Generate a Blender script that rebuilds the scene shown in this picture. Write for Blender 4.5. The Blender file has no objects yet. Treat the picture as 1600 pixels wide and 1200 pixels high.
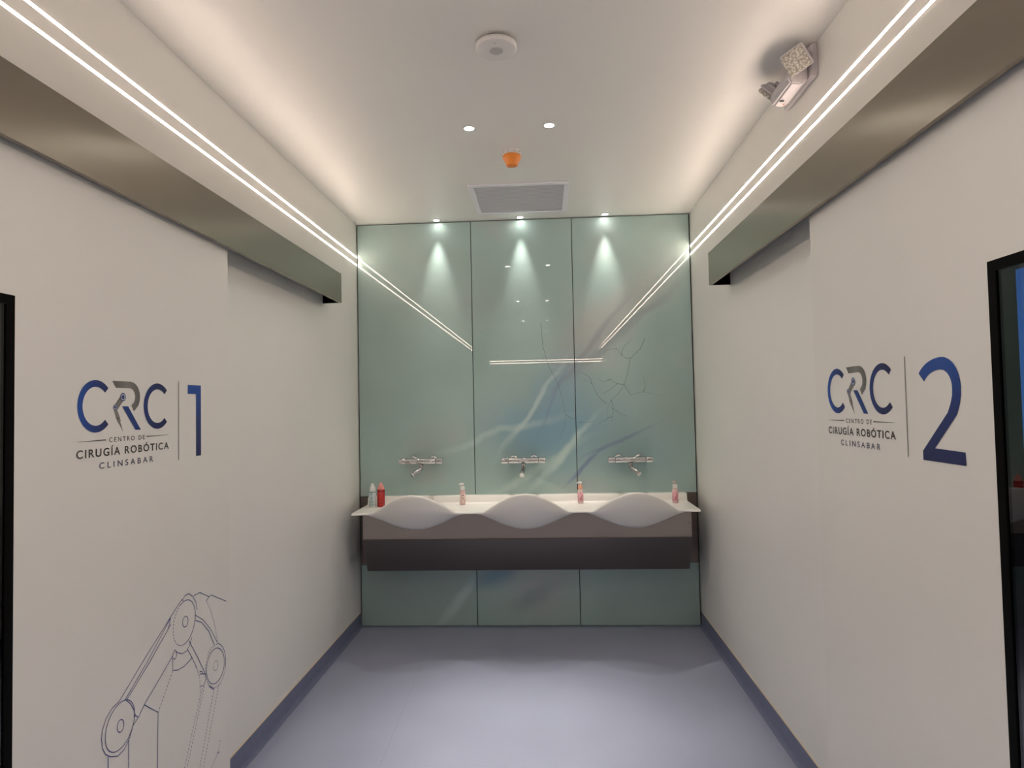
import bpy, bmesh, math, random
from mathutils import Vector, Matrix
random.seed(4)
PI = math.pi
C = bpy.context.scene.collection
SC = bpy.context.scene

# ------------------------------------------------------------------ camera, world, exposure
F_PX = 996.9; YAW = .0532; PITCH = .03437; ROLL = -.02044; CAM_Z = 1.474
fw = Vector((-math.sin(YAW)*math.cos(PITCH), math.cos(YAW)*math.cos(PITCH), math.sin(PITCH)))
rt = Vector((math.cos(YAW), math.sin(YAW), 0)); up = rt.cross(fw)
r2 = rt*math.cos(ROLL) + up*math.sin(ROLL); u2 = up*math.cos(ROLL) - rt*math.sin(ROLL)
cam = bpy.data.cameras.new('camera'); camo = bpy.data.objects.new('camera', cam); C.objects.link(camo)
cam.sensor_width = 36; cam.lens = F_PX/1600*36; cam.clip_start = .02
M = Matrix((r2, u2, -fw)).transposed().to_4x4(); M.translation = (0, 0, CAM_Z)
camo.matrix_world = M
SC.camera = camo
SC.view_settings.view_transform = 'Standard'; SC.view_settings.look = 'None'
SC.view_settings.gamma = 1; SC.view_settings.use_curve_mapping = False
SC.view_settings.exposure = 1.88
w = bpy.data.worlds.new('world'); SC.world = w; w.use_nodes = True
w.node_tree.nodes['Background'].inputs[0].default_value = (1, .93, .85, 1)
w.node_tree.nodes['Background'].inputs[1].default_value = .02
SC.cycles.max_bounces = 12; SC.cycles.diffuse_bounces = 6; SC.cycles.glossy_bounces = 5
SC.cycles.caustics_reflective = False; SC.cycles.caustics_refractive = False
SC.cycles.sample_clamp_indirect = 6

# the numbers of the room (metres; x right, y away from the camera, z up)
XL, XR, D, H = -1.291, .992, 4.341, 2.75
YR, YB = -2.6, -6.2            # corridor's rear end, lobby's rear wall
LED = 9.3; LEDCOL = (1, .80, .66)
SPOT_W = 32.0; WIDE_W = 2.8; WASH_W = 8.2; SPILL_W = 4.0; LAMPCOL = (1, .925, .83)

# ------------------------------------------------------------------ materials
def mat(name, col, rough=.5, metal=0, **kw):
    m = bpy.data.materials.new(name); m.use_nodes = True
    b = m.node_tree.nodes['Principled BSDF']
    b.inputs['Base Color'].default_value = (*col, 1); b.inputs['Roughness'].default_value = rough
    b.inputs['Metallic'].default_value = metal
    for k, v in kw.items(): b.inputs[k].default_value = v
    return m
def N(m, t, **kw):
    n = m.node_tree.nodes.new(t)
    for k, v in kw.items(): setattr(n, k, v)
    return n
def LK(m, a, b): m.node_tree.links.new(a, b)
def bsdf(m): return m.node_tree.nodes['Principled BSDF']
def ramp(m, pts):
    r = N(m, 'ShaderNodeValToRGB'); e = r.color_ramp.elements
    e[0].position, e[0].color = pts[0][0], (*pts[0][1], 1); e[1].position, e[1].color = pts[-1][0], (*pts[-1][1], 1)
    for p, c in pts[1:-1]:
        x = e.new(p); x.color = (*c, 1)
    return r
def add_noise(m, scale, a, b, bump=0, bscale=None, stretch=None, detail=3):
    """mottles the base colour between a and b and adds a fine bump"""
    g = N(m, 'ShaderNodeNewGeometry'); mp = N(m, 'ShaderNodeMapping'); LK(m, g.outputs['Position'], mp.inputs['Vector'])
    if stretch: mp.inputs['Scale'].default_value = stretch
    n = N(m, 'ShaderNodeTexNoise'); n.inputs['Scale'].default_value = scale; n.inputs['Detail'].default_value = detail
    LK(m, mp.outputs[0], n.inputs['Vector'])
    r = ramp(m, [(.3, a), (.7, b)]); LK(m, n.outputs['Fac'], r.inputs[0]); LK(m, r.outputs[0], bsdf(m).inputs['Base Color'])
    if bump:
        n2 = N(m, 'ShaderNodeTexNoise'); n2.inputs['Scale'].default_value = bscale; n2.inputs['Detail'].default_value = 2
        LK(m, mp.outputs[0], n2.inputs['Vector'])
        bp = N(m, 'ShaderNodeBump'); bp.inputs['Strength'].default_value = bump; bp.inputs['Distance'].default_value = .002
        LK(m, n2.outputs['Fac'], bp.inputs['Height']); LK(m, bp.outputs[0], bsdf(m).inputs['Normal'])
    return m
m_wall = add_noise(mat('wall_paint', (.74,.74,.71), .42), 1.3, (.84,.83,.795), (.865,.855,.82), .08, 160)
m_ceil = add_noise(mat('ceiling_paint', (.76,.76,.74), .38), 1.1, (.83,.82,.79), (.85,.84,.81), .04, 90)
m_leaf = add_noise(mat('door_laminate', (.72,.72,.69), .4), 1.6, (.825,.81,.775), (.85,.835,.80))
m_floor = mat('vinyl_floor', (.3,.31,.38), .42)
m_cove = add_noise(mat('vinyl_cove', (.13,.145,.22), .45), 40, (.16,.18,.29), (.185,.205,.32))
m_weld = mat('weld_line', (.42,.43,.50), .5)
m_seal = mat('sealant', (.72,.60,.42), .5)
m_dark = mat('dark_gap', (.02,.022,.022), .6)
m_black = mat('black_frame', (.005,.005,.005), .5); bsdf(m_black).inputs['Specular IOR Level'].default_value = .03
m_steel = mat('dark_stainless', (.31,.275,.225), .25, 1)
m_steel4 = mat('apron_steel_lit', (.42,.375,.345), .42, 1)  # same steel as the apron, paler: light on the upper plate is in the colour
m_steel2 = mat('brushed_stainless_apron', (.20,.175,.165), .38, 1)
m_steel3 = mat('brushed_stainless_back', (.26,.21,.185), .40, 1)
for m, st in ((m_steel, (3, 3, 900)), (m_steel2, (3, 3, 900)), (m_steel3, (3, 3, 900)), (m_steel4, (3, 3, 900))):
    g = N(m, 'ShaderNodeNewGeometry'); mp = N(m, 'ShaderNodeMapping'); mp.inputs['Scale'].default_value = st
    n = N(m, 'ShaderNodeTexNoise'); n.inputs['Scale'].default_value = 1
    LK(m, g.outputs['Position'], mp.inputs[0]); LK(m, mp.outputs[0], n.inputs[0])
    mr = N(m, 'ShaderNodeMapRange'); mr.inputs['To Min'].default_value = bsdf(m).inputs['Roughness'].default_value-.03
    mr.inputs['To Max'].default_value = bsdf(m).inputs['Roughness'].default_value+.04
    LK(m, n.outputs[0], mr.inputs[0]); LK(m, mr.outputs[0], bsdf(m).inputs['Roughness'])
    tg = N(m, 'ShaderNodeCombineXYZ'); tg.inputs[1 if m is m_steel else 0].default_value = 1
    LK(m, tg.outputs[0], bsdf(m).inputs['Tangent']); bsdf(m).inputs['Anisotropic'].default_value = .75
m_chrome = mat('chrome', (.62,.62,.63), .05, 1)
m_chrome2 = mat('satin_chrome', (.36,.36,.37), .2, 1)
m_sink = mat('solid_surface_white', (.86,.84,.80), .28)
m_white = mat('white_plastic', (.78,.77,.75), .4)
m_lilac = mat('lilac_grey_plastic', (.58,.55,.57), .4)  # greyer, slightly lilac tone than the white plastic
m_grille = mat('grille_grey', (.84,.84,.90), .45)
m_grille_in = mat('grille_duct', (.75,.75,.8), .7)
m_orange = mat('orange_cap', (.86,.26,.03), .35)
m_pinkb = mat('pink_bottle', (.80,.56,.54), .3); m_pinkl = mat('pink_label', (.80,.42,.46), .45)
m_mag = mat('magenta_print', (.55,.08,.16), .5); m_ink = mat('dark_print', (.05,.03,.03), .5)
m_red = mat('red_bottle', (.50,.02,.02), .25); m_redcap = mat('coral_cap', (.82,.33,.29), .4)
m_redd = mat('dark_red_print', (.16,.015,.02), .4)
m_blueb = mat('white_bottle', (.72,.74,.74), .35); m_teal = mat('teal_label', (.24,.42,.44), .5); m_teald = mat('deep_teal_print', (.03,.16,.18), .5)
m_peach = mat('peach_collar', (.85,.42,.28), .4)
m_line = mat('drawing_ink', (.03,.05,.24), .5)
m_grey = mat('grey_print', (.06,.058,.055), .5)
m_txt2 = mat('slate_print', (.10,.105,.16), .5)
m_silver = mat('silver_print', (.25,.24,.225), .5); m_blue1 = mat('blue_print', (.012,.045,.22), .45)
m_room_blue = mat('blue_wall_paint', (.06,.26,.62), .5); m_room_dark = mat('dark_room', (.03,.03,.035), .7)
m_cab = mat('dark_cabinet', (.02,.03,.05), .5)
def emi(name, col, s):
    m = bpy.data.materials.new(name); m.use_nodes = True; nt = m.node_tree; nt.nodes.remove(bsdf(m))
    e = N(m, 'ShaderNodeEmission'); e.inputs[0].default_value = (*col, 1); e.inputs[1].default_value = s
    LK(m, e.outputs[0], nt.nodes['Material Output'].inputs[0]); return m
m_led = emi('led_diffuser', LEDCOL, LED)
m_lamp = emi('downlight_lens', (1, .93, .85), 12)
m_glass = mat('window_glass', (.9,.93,.95), .0); bsdf(m_glass).inputs['Transmission Weight'].default_value = 1; bsdf(m_glass).inputs['IOR'].default_value = 1.45

# gradients printed in the lettering
def grad(name, axis, stops):
    m = mat(name, stops[0][1], .45)
    g = N(m, 'ShaderNodeNewGeometry'); s = N(m, 'ShaderNodeSeparateXYZ'); LK(m, g.outputs['Position'], s.inputs[0])
    lo, hi = stops[0][0], stops[-1][0]
    mr = N(m, 'ShaderNodeMapRange'); mr.inputs[1].default_value = min(lo, hi); mr.inputs[2].default_value = max(lo, hi)
    LK(m, s.outputs[axis], mr.inputs[0])
    cols = [c for _, c in stops]
    if lo > hi: cols = cols[::-1]
    r = ramp(m, [(i/(len(cols)-1), c) for i, c in enumerate(cols)]); LK(m, mr.outputs[0], r.inputs[0])
    LK(m, r.outputs[0], bsdf(m).inputs['Base Color']); return m
NAVY, ROYAL = (.012,.016,.095), (.010,.085,.42)
m_gz = grad('digit_gradient', 2, [(1.31, NAVY), (1.45, (.012,.03,.17)), (1.59, ROYAL)])

# vinyl floor: fine speckle, one faint seam
def floor_nodes(m):
    g = N(m, 'ShaderNodeNewGeometry'); n = N(m, 'ShaderNodeTexNoise'); n.inputs['Scale'].default_value = 260; n.inputs['Detail'].default_value = 4
    LK(m, g.outputs['Position'], n.inputs[0])
    r = ramp(m, [(.28, (.315,.345,.455)), (.5, (.345,.375,.495)), (.72, (.375,.405,.53))]); LK(m, n.outputs['Fac'], r.inputs[0])
    n3 = N(m, 'ShaderNodeTexNoise'); n3.inputs['Scale'].default_value = 1.5; LK(m, g.outputs['Position'], n3.inputs[0])
    r3 = ramp(m, [(.3, (.94,.94,.94)), (.7, (1.05,1.05,1.05))]); LK(m, n3.outputs['Fac'], r3.inputs[0])
    mu = N(m, 'ShaderNodeMixRGB', blend_type='MULTIPLY'); mu.inputs[0].default_value = 1
    LK(m, r.outputs[0], mu.inputs[1]); LK(m, r3.outputs[0], mu.inputs[2])
    s = N(m, 'ShaderNodeSeparateXYZ'); LK(m, g.outputs['Position'], s.inputs[0])
    a = N(m, 'ShaderNodeMath', operation='MULTIPLY_ADD'); a.inputs[1].default_value = .03; a.inputs[2].default_value = .64; LK(m, s.outputs[1], a.inputs[0])
    b = N(m, 'ShaderNodeMath', operation='ADD'); LK(m, s.outputs[0], b.inputs[0]); LK(m, a.outputs[0], b.inputs[1])
    c = N(m, 'ShaderNodeMath', operation='ABSOLUTE'); LK(m, b.outputs[0], c.inputs[0])
    d = N(m, 'ShaderNodeMath', operation='LESS_THAN'); d.inputs[1].default_value = .0016; LK(m, c.outputs[0], d.inputs[0])
    e = N(m, 'ShaderNodeMath', operation='MULTIPLY'); e.inputs[1].default_value = .22; LK(m, d.outputs[0], e.inputs[0])
    mx = N(m, 'ShaderNodeMixRGB'); LK(m, e.outputs[0], mx.inputs[0]); LK(m, mu.outputs[0], mx.inputs[1]); mx.inputs[2].default_value = (.12,.12,.16,1)
    LK(m, mx.outputs[0], bsdf(m).inputs['Base Color'])
    bp = N(m, 'ShaderNodeBump'); bp.inputs['Strength'].default_value = .12; bp.inputs['Distance'].default_value = .001
    LK(m, n.outputs['Fac'], bp.inputs['Height']); LK(m, bp.outputs[0], bsdf(m).inputs['Normal'])
floor_nodes(m_floor)

# back-painted art glass: sea green, a blue cloud, pale diagonal wisps
def art_glass(name):
    m = mat(name, (.36,.46,.42), .03); b = bsdf(m)
    b.inputs['Coat Weight'].default_value = 0.0; b.inputs['Roughness'].default_value = .006; b.inputs['IOR'].default_value = 1.52
    g = N(m, 'ShaderNodeNewGeometry')
    n1 = N(m, 'ShaderNodeTexNoise'); n1.inputs['Scale'].default_value = 1.1; n1.inputs['Detail'].default_value = 4; LK(m, g.outputs['Position'], n1.inputs[0])
    r1 = ramp(m, [(.35, (.30,.385,.36)), (.55, (.325,.435,.41)), (.7, (.38,.42,.40))]); LK(m, n1.outputs['Fac'], r1.inputs[0])
    cur = r1.outputs[0]
    def blob(cx, cz, rx, rz, rot, col, amt, wob=.25):
        nonlocal cur
        mp = N(m, 'ShaderNodeMapping', vector_type='POINT')
        nn = N(m, 'ShaderNodeTexNoise'); nn.inputs['Scale'].default_value = 2.6; nn.inputs['Detail'].default_value = 4; LK(m, g.outputs['Position'], nn.inputs[0])
        su = N(m, 'ShaderNodeVectorMath', operation='SUBTRACT'); su.inputs[1].default_value = (.5,.5,.5); LK(m, nn.outputs['Color'], su.inputs[0])
        sc = N(m, 'ShaderNodeVectorMath', operation='SCALE'); sc.inputs['Scale'].default_value = wob; LK(m, su.outputs[0], sc.inputs[0])
        ad = N(m, 'ShaderNodeVectorMath', operation='ADD'); LK(m, g.outputs['Position'], ad.inputs[0]); LK(m, sc.outputs[0], ad.inputs[1])
        of = N(m, 'ShaderNodeVectorMath', operation='SUBTRACT'); of.inputs[1].default_value = (cx, D-.02, cz); LK(m, ad.outputs[0], of.inputs[0])
        ro = N(m, 'ShaderNodeVectorRotate', rotation_type='Y_AXIS'); ro.inputs['Angle'].default_value = rot; LK(m, of.outputs[0], ro.inputs['Vector'])
        dv = N(m, 'ShaderNodeVectorMath', operation='MULTIPLY'); dv.inputs[1].default_value = (1/rx, 0, 1/rz); LK(m, ro.outputs[0], dv.inputs[0])
        ln = N(m, 'ShaderNodeVectorMath', operation='LENGTH'); LK(m, dv.outputs[0], ln.inputs[0])
        mr = N(m, 'ShaderNodeMapRange', interpolation_type='SMOOTHERSTEP'); mr.inputs[1].default_value = 1; mr.inputs[2].default_value = 0
        mr.inputs[3].default_value = 0; mr.inputs[4].default_value = amt; LK(m, ln.outputs['Value'], mr.inputs[0])
        mx = N(m, 'ShaderNodeMixRGB'); LK(m, mr.outputs[0], mx.inputs[0]); LK(m, cur, mx.inputs[1]); mx.inputs[2].default_value = (*col, 1)
        cur = mx.outputs[0]
    A = math.radians
    blob(.02, 1.30, .70, .45, 0, (.20,.345,.43), .9, .3)
    blob(.10, 1.60, .35, .40, 0, (.24,.36,.42), .7, .3)
    blob(.62, 1.15, .45, .35, 0, (.22,.35,.38), .6, .3)
    blob(.50, 2.10, .9, .28, A(38), (.38,.38,.37), .6, .3)
    blob(.52, 1.95, .8, .06, A(40), (.22,.26,.28), .55, .18)
    blob(.30, 1.85, .7, .035, A(50), (.24,.25,.30), .5, .16)
    blob(-.35, 1.28, .75, .05, A(14), (.45,.56,.52), .6, .22)
    blob(-.10, 1.45, .6, .035, A(55), (.50,.60,.56), .7, .16)
    blob(.12, 1.15, .5, .05, A(48), (.50,.62,.56), .7, .18)
    blob(.05, 1.52, .45, .025, A(65), (.21,.27,.38), .5, .14)
    blob(.25, 1.06, .28, .025, A(42), (.16,.20,.34), .7, .10)
    blob(.48, 1.22, .42, .022, A(24), (.17,.22,.33), .6, .10)
    blob(-.05, 1.05, .6, .05, A(28), (.46,.58,.52), .6, .2)
    blob(-.65, 1.75, .5, .25, A(20), (.27,.38,.35), .5, .3)
    blob(-.62, .18, .35, .06, A(55), (.42,.55,.52), .8, .15)
    blob(-.36, .36, .28, .12, A(20), (.14,.27,.36), .8, .15)
    blob(-.10, .2, .3, .12, A(30), (.22,.28,.30), .6, .2)
    gn = N(m, 'ShaderNodeMixRGB', blend_type='MULTIPLY'); gn.inputs[0].default_value = 1; gn.inputs[2].default_value = (1.24, 1.26, 1.28, 1)
    LK(m, cur, gn.inputs[1]); LK(m, gn.outputs[0], b.inputs['Base Color'])
    return m
m_art = art_glass('art_glass')

# ------------------------------------------------------------------ mesh helpers
def box(bm, x0, x1, y0, y1, z0, z1, mi=0, bev=0, rot=None, org=None):
    r = bmesh.ops.create_cube(bm, size=1); vs = r['verts']
    for v in vs: v.co = Vector(((x0+x1)/2+v.co.x*(x1-x0), (y0+y1)/2+v.co.y*(y1-y0), (z0+z1)/2+v.co.z*(z1-z0)))
    fs = set(f for v in vs for f in v.link_faces)
    for f in fs: f.material_index = mi
    if bev:
        es = list(set(e for v in vs for e in v.link_edges))
        q = bmesh.ops.bevel(bm, geom=es, offset=bev, segments=3, affect='EDGES', profile=.5)
        vs = list(set(v for f in q['faces'] for v in f.verts) | set(v for v in vs if v.is_valid))
        for f in q['faces']: f.material_index = mi
    if rot is not None: bmesh.ops.rotate(bm, verts=vs, cent=org or (0,0,0), matrix=rot)
    return vs
def lathe(bm, prof, cen, seg=32, mi=0, axis='z', smooth=True, M=None):
    """prof: list of (r, h); closed with caps"""
    rings = []
    for r, h in prof:
        ring = []
        for i in range(seg):
            a = 2*PI*i/seg; p = Vector((r*math.cos(a), r*math.sin(a), h))
            if axis == 'y': p = Vector((p.x, p.z, p.y))
            if axis == 'x': p = Vector((p.z, p.x, p.y))
            if M is not None: p = M @ p
            ring.append(bm.verts.new(p+Vector(cen)))
        rings.append(ring)
    for a, b in zip(rings, rings[1:]):
        for i in range(seg):
            f = bm.faces.new((a[i], a[(i+1) % seg], b[(i+1) % seg], b[i])); f.material_index = mi; f.smooth = smooth
    for rr in (rings[0], rings[-1]):
        f = bm.faces.new(rr); f.material_index = mi
def tube(bm, pts, rad, seg=16, mi=0):
    pts = [Vector(p) for p in pts]; rings = []
    rad = rad if isinstance(rad, (list, tuple)) else [rad]*len(pts)
    prevu = None
    for i, p in enumerate(pts):
        t = (pts[min(i+1, len(pts)-1)]-pts[max(i-1, 0)]).normalized()
        if prevu is None:
            a = Vector((1,0,0)) if abs(t.x) < .9 else Vector((0,1,0)); u = t.cross(a).normalized()
        else: u = (prevu-t*prevu.dot(t)).normalized()
        prevu = u; v = t.cross(u)
        rings.append([bm.verts.new(p+(u*math.cos(2*PI*k/seg)+v*math.sin(2*PI*k/seg))*rad[i]) for k in range(seg)])
    for a, b in zip(rings, rings[1:]):
        for k in range(seg):
            f = bm.faces.new((a[k], a[(k+1) % seg], b[(k+1) % seg], b[k])); f.material_index = mi; f.smooth = True
    bm.faces.new(rings[0]).material_index = mi; bm.faces.new(rings[-1]).material_index = mi
def obj(name, bm, mats, parent=None, **props):
    bmesh.ops.recalc_face_normals(bm, faces=bm.faces)
    me = bpy.data.meshes.new(name); bm.to_mesh(me); bm.free()
    for m in (mats if isinstance(mats, (list, tuple)) else [mats]): me.materials.append(m)
    o = bpy.data.objects.new(name, me); C.objects.link(o)
    if parent is not None:
        o.parent = parent
        pm = parent
        off = Vector()
        while pm is not None: off += pm.location; pm = pm.parent
        me.transform(Matrix.Translation(-off))
    for k, v in props.items(): o[k] = v
    return o
def struct(name, bm, mats, parent=None):
    return obj(name, bm, mats, parent, **({} if parent else {'kind': 'structure'}))
def thing(name, label, cat, loc=(0,0,0), group=None):
    o = bpy.data.objects.new(name, None); C.objects.link(o); o.location = loc; o.empty_display_size = .05
    o['label'] = label; o['category'] = cat
    if group: o['group'] = group
    return o
def tag(o, label, cat, group=None):
    o['label'] = label; o['category'] = cat
    if group: o['group'] = group
    return o
def dup(root, loc, label, group=None):
    def cp(o, par):
        c = o.copy(); C.objects.link(c); c.parent = par
        for ch in list(o.children): cp(ch, c)
        return c
    r = cp(root, None); r.location = loc; r['label'] = label
    if group: r['group'] = group
    return r
B = bmesh.new

# ------------------------------------------------------------------ the room
bm = B(); box(bm, -3.6, 3.6, YB-.1, D+.1, -.1, 0); struct('floor', bm, m_floor)
bm = B(); box(bm, -3.6, 3.6, YB-.1, D+.1, H, H+.1); struct('ceiling', bm, m_ceil)
bm = B(); box(bm, XL-.12, XR+.12, D, D+.1, 0, H); struct('wall_back', bm, m_dark)
def side_wall(name, x0, x1, oy0, oy1, inner):
    bm = B()
    box(bm, x0, x1, oy1, D, 0, H); box(bm, x0, x1, YR, oy0, 0, H); box(bm, x0, x1, oy0, oy1, 2.04, H)
    w = struct(name, bm, m_wall)
    return w
side_wall('wall_left', XL-.12, XL, .25, 1.60, -1)
side_wall('wall_right', XR, XR+.12, .2, 1.585, 1)
for nm, x0, x1 in (('wall_left_lobby', -3.6, XL-.12), ('wall_right_lobby', XR+.12, 3.6)):
    bm = B(); box(bm, x0, x1, YR, YR+.1, 0, H); struct(nm, bm, m_wall)
for nm, x0, x1 in (('wall_left_lobby_side', -3.6, -3.5), ('wall_right_lobby_side', 3.5, 3.6)):
    bm = B(); box(bm, x0, x1, YB, YR, 0, H); struct(nm, bm, m_wall)
bm = B(); box(bm, -3.6, 3.6, YB-.1, YB, 0, H); struct('wall_rear', bm, m_wall)
# dark linings of the two door openings
for i, (xa, xb, y0, y1) in enumerate(((XL-.12, XL-.002, .25, 1.60), (XR+.002, XR+.12, .2, 1.585))):
    bm = B()
    box(bm, xa, xb, y1-.006, y1-.0005, 0.001, 2.039); box(bm, xa, xb, y0+.0005, y0+.006, 0.001, 2.039); box(bm, xa, xb, y0+.006, y1-.006, 2.033, 2.0395)
    struct('trim_%d' % (i+1), bm, m_black)
# rooms behind the door windows
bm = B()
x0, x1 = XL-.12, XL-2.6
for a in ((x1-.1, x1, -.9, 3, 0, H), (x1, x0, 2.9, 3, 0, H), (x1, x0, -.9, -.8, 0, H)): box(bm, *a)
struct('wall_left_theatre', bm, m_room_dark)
bm = B()
x0, x1 = XR+.12, XR+2.6
for a in ((x1, x1+.1, -.9, 3.6, 0, H), (x0, x1, 3.5, 3.6, 0, H), (x0, x1, -.9, -.8, 0, H)): box(bm, *a)
struct('wall_right_theatre', bm, m_room_blue)
t = thing('cabinet', 'dark low cabinet seen through the right door window against a blue wall', 'cabinet', (XR+2.3, 2.6, 0))
bm = B(); box(bm, XR+2.0, XR+2.55, 1.4, 3.45, .08, .95, bev=.006); obj('body', bm, m_cab, t)
bm = B(); box(bm, XR+2.03, XR+2.55, 1.43, 3.42, 0, .08); obj('plinth', bm, m_black, t)
for k in range(3):
    bm = B(); y = 1.43+k*.67; box(bm, XR+1.985, XR+2.0, y, y+.64, .12, .91, bev=.003); d = obj('door', bm, m_cab, t)
    bm = B(); box(bm, XR+1.97, XR+1.985, y+.05, y+.065, .6, .8); obj('handle', bm, m_chrome2, d)
t = thing('ceiling_panel_light', 'square ceiling light in the blue room behind the right door', 'ceiling light', (XR+1.3, 1.6, H-.02))
bm = B(); box(bm, XR+1.0, XR+1.6, 1.3, 1.9, H-.02, H-.001); obj('housing', bm, m_white, t)
bm = B(); box(bm, XR+1.02, XR+1.58, 1.32, 1.88, H-.023, H-.0201); obj('diffuser', bm, emi('room_light', (.75,.88,1), 6), t)

# coved skirting with its sealant line and weld line
def cove(name, xw, s, y0, y1):
    bm = B(); pr = [(0, .092), (.003, .092), (.004, .03), (.007, .015), (.013, .006), (.02, .002), (.02, 0), (0, 0)]
    ra = [bm.verts.new((xw+s*a, y0, b)) for a, b in pr]; rb = [bm.verts.new((xw+s*a, y1, b)) for a, b in pr]
    n = len(pr)
    for i in range(n): bm.faces.new((ra[i], ra[(i+1) % n], rb[(i+1) % n], rb[i]))
    bm.faces.new(ra); bm.faces.new(rb)
    for f in bm.faces: f.material_index = 0
    o = struct(name, bm, m_cove)
    bm = B(); box(bm, min(xw, xw+s*.0035), max(xw, xw+s*.0035), y0, y1, .0922, .0965); obj('sealant_line', bm, m_seal, o, label='thin yellowish sealant line')
    bm = B(); a, b = xw+s*.0205, xw+s*.0235; box(bm, min(a,b), max(a,b), y0, y1, 0, .0013); obj('weld_line', bm, m_weld, o)
cove('baseboard_left', XL, 1, 1.6, D-.024); cove('baseboard_right', XR, -1, 1.58, D-.024)

# ------------------------------------------------------------------ glass wall panels
YG = D-.02; J1, J2 = -.4935, .196
xs = [(XL+.009, J1-.0025), (J1+.0025, J2-.0025), (J2+.0025, XR-.009)]
sd = ['left', 'middle', 'right']
def ribbon(bm, pts, wd, mi=1):
    """hair-thin dark vein printed on the glass, widths taper"""
    n = len(pts)
    L = []; R_ = []
    for i, (x, z) in enumerate(pts):
        a = pts[max(i-1, 0)]; b = pts[min(i+1, n-1)]; t = Vector((b[0]-a[0], b[1]-a[1])).normalized(); q = wd*(1-.7*i/(n-1))/2
        L.append(bm.verts.new((x-t.y*q, YG-.0003, z+t.x*q))); R_.append(bm.verts.new((x+t.y*q, YG-.0003, z-t.x*q)))
    for i in range(n-1):
        f = bm.faces.new((L[i], L[i+1], R_[i+1], R_[i])); f.material_index = mi
def px(u, v):       # photograph coordinates on the glass plane -> x, z  (taken once with the camera above)
    q = r2*((u-800)/F_PX) + u2*(-(v-600)/F_PX) + fw
    t = YG/q.y; return (q.x*t, CAM_Z+q.z*t)
def branch(pts, depth, out, spread=.5):
    out.append(pts)
    if depth == 0: return
    for k in range(2, len(pts)-1, 2):
        a = Vector(pts[k]); d = (Vector(pts[k])-Vector(pts[k-1])).normalized()
        ang = random.choice((-1, 1))*(spread+random.random()*.5); ca, sa = math.cos(ang), math.sin(ang)
        d = Vector((d.x*ca-d.y*sa, d.x*sa+d.y*ca)); p = [tuple(a)]; st = .028*random.uniform(.7, 1.2)
        for j in range(5):
            g = random.uniform(-.5, .5); d = Vector((d.x*math.cos(g)-d.y*math.sin(g), d.x*math.sin(g)+d.y*math.cos(g)))
            a = a+d*st; p.append(tuple(a))
        branch(p, depth-1, out, spread)
veins = []
branch([px(845,505), px(848,540), px(856,570), px(872,600), px(879,625), px(884,648), px(882,668), px(873,690)], 0, veins)
branch([px(884,648), px(893,654), px(897,655)], 0, veins)
branch([px(903,660), px(915,660), px(930,658)], 0, veins)
branch([px(1008,528), px(1000,545), px(985,560), px(980,585), px(976,600), px(966,615), px(955,625), px(948,640), px(950,655)], 2, veins, .7)
branch([px(948,632), px(935,620), px(925,600), px(912,592)], 1, veins, .6)
branch([px(976,602), px(985,617), px(1005,612), px(1030,618)], 1, veins, .5)
m_vein = mat('vein_print', (.13,.17,.19), .05)
for i, (a, b) in enumerate(xs):
    bm = B(); box(bm, a, b, YG, D-.001, .876, H-.007, bev=.0008)
    for f in bm.faces: f.material_index = 0
    for p in veins:
        if all(a < q[0] < b for q in p): ribbon(bm, p, .0028)
    o = obj('glass_wall_panel', bm, [m_art, m_vein])
    tag(o, 'tall sea-green art glass panel on the back wall, %s of the three above the sinks' % sd[i], 'glass panel', 'tall glass panels above the sinks')
for i, (a, b) in enumerate(xs):
    bm = B(); box(bm, a, b, YG, D-.001, .004, .414, bev=.0008)
    tag(obj('glass_wall_panel', bm, m_art), 'low sea-green glass panel under the steel band by the floor, %s one' % sd[i], 'glass panel', 'low glass panels by the floor')
bm = B(); box(bm, XL+.009, XR-.009, YG, D-.001, .418, .872, bev=.0008)
tag(obj('steel_wall_panel', bm, m_steel3), 'brown-tinted stainless steel band on the wall behind the sink trough', 'wall panel')

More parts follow.
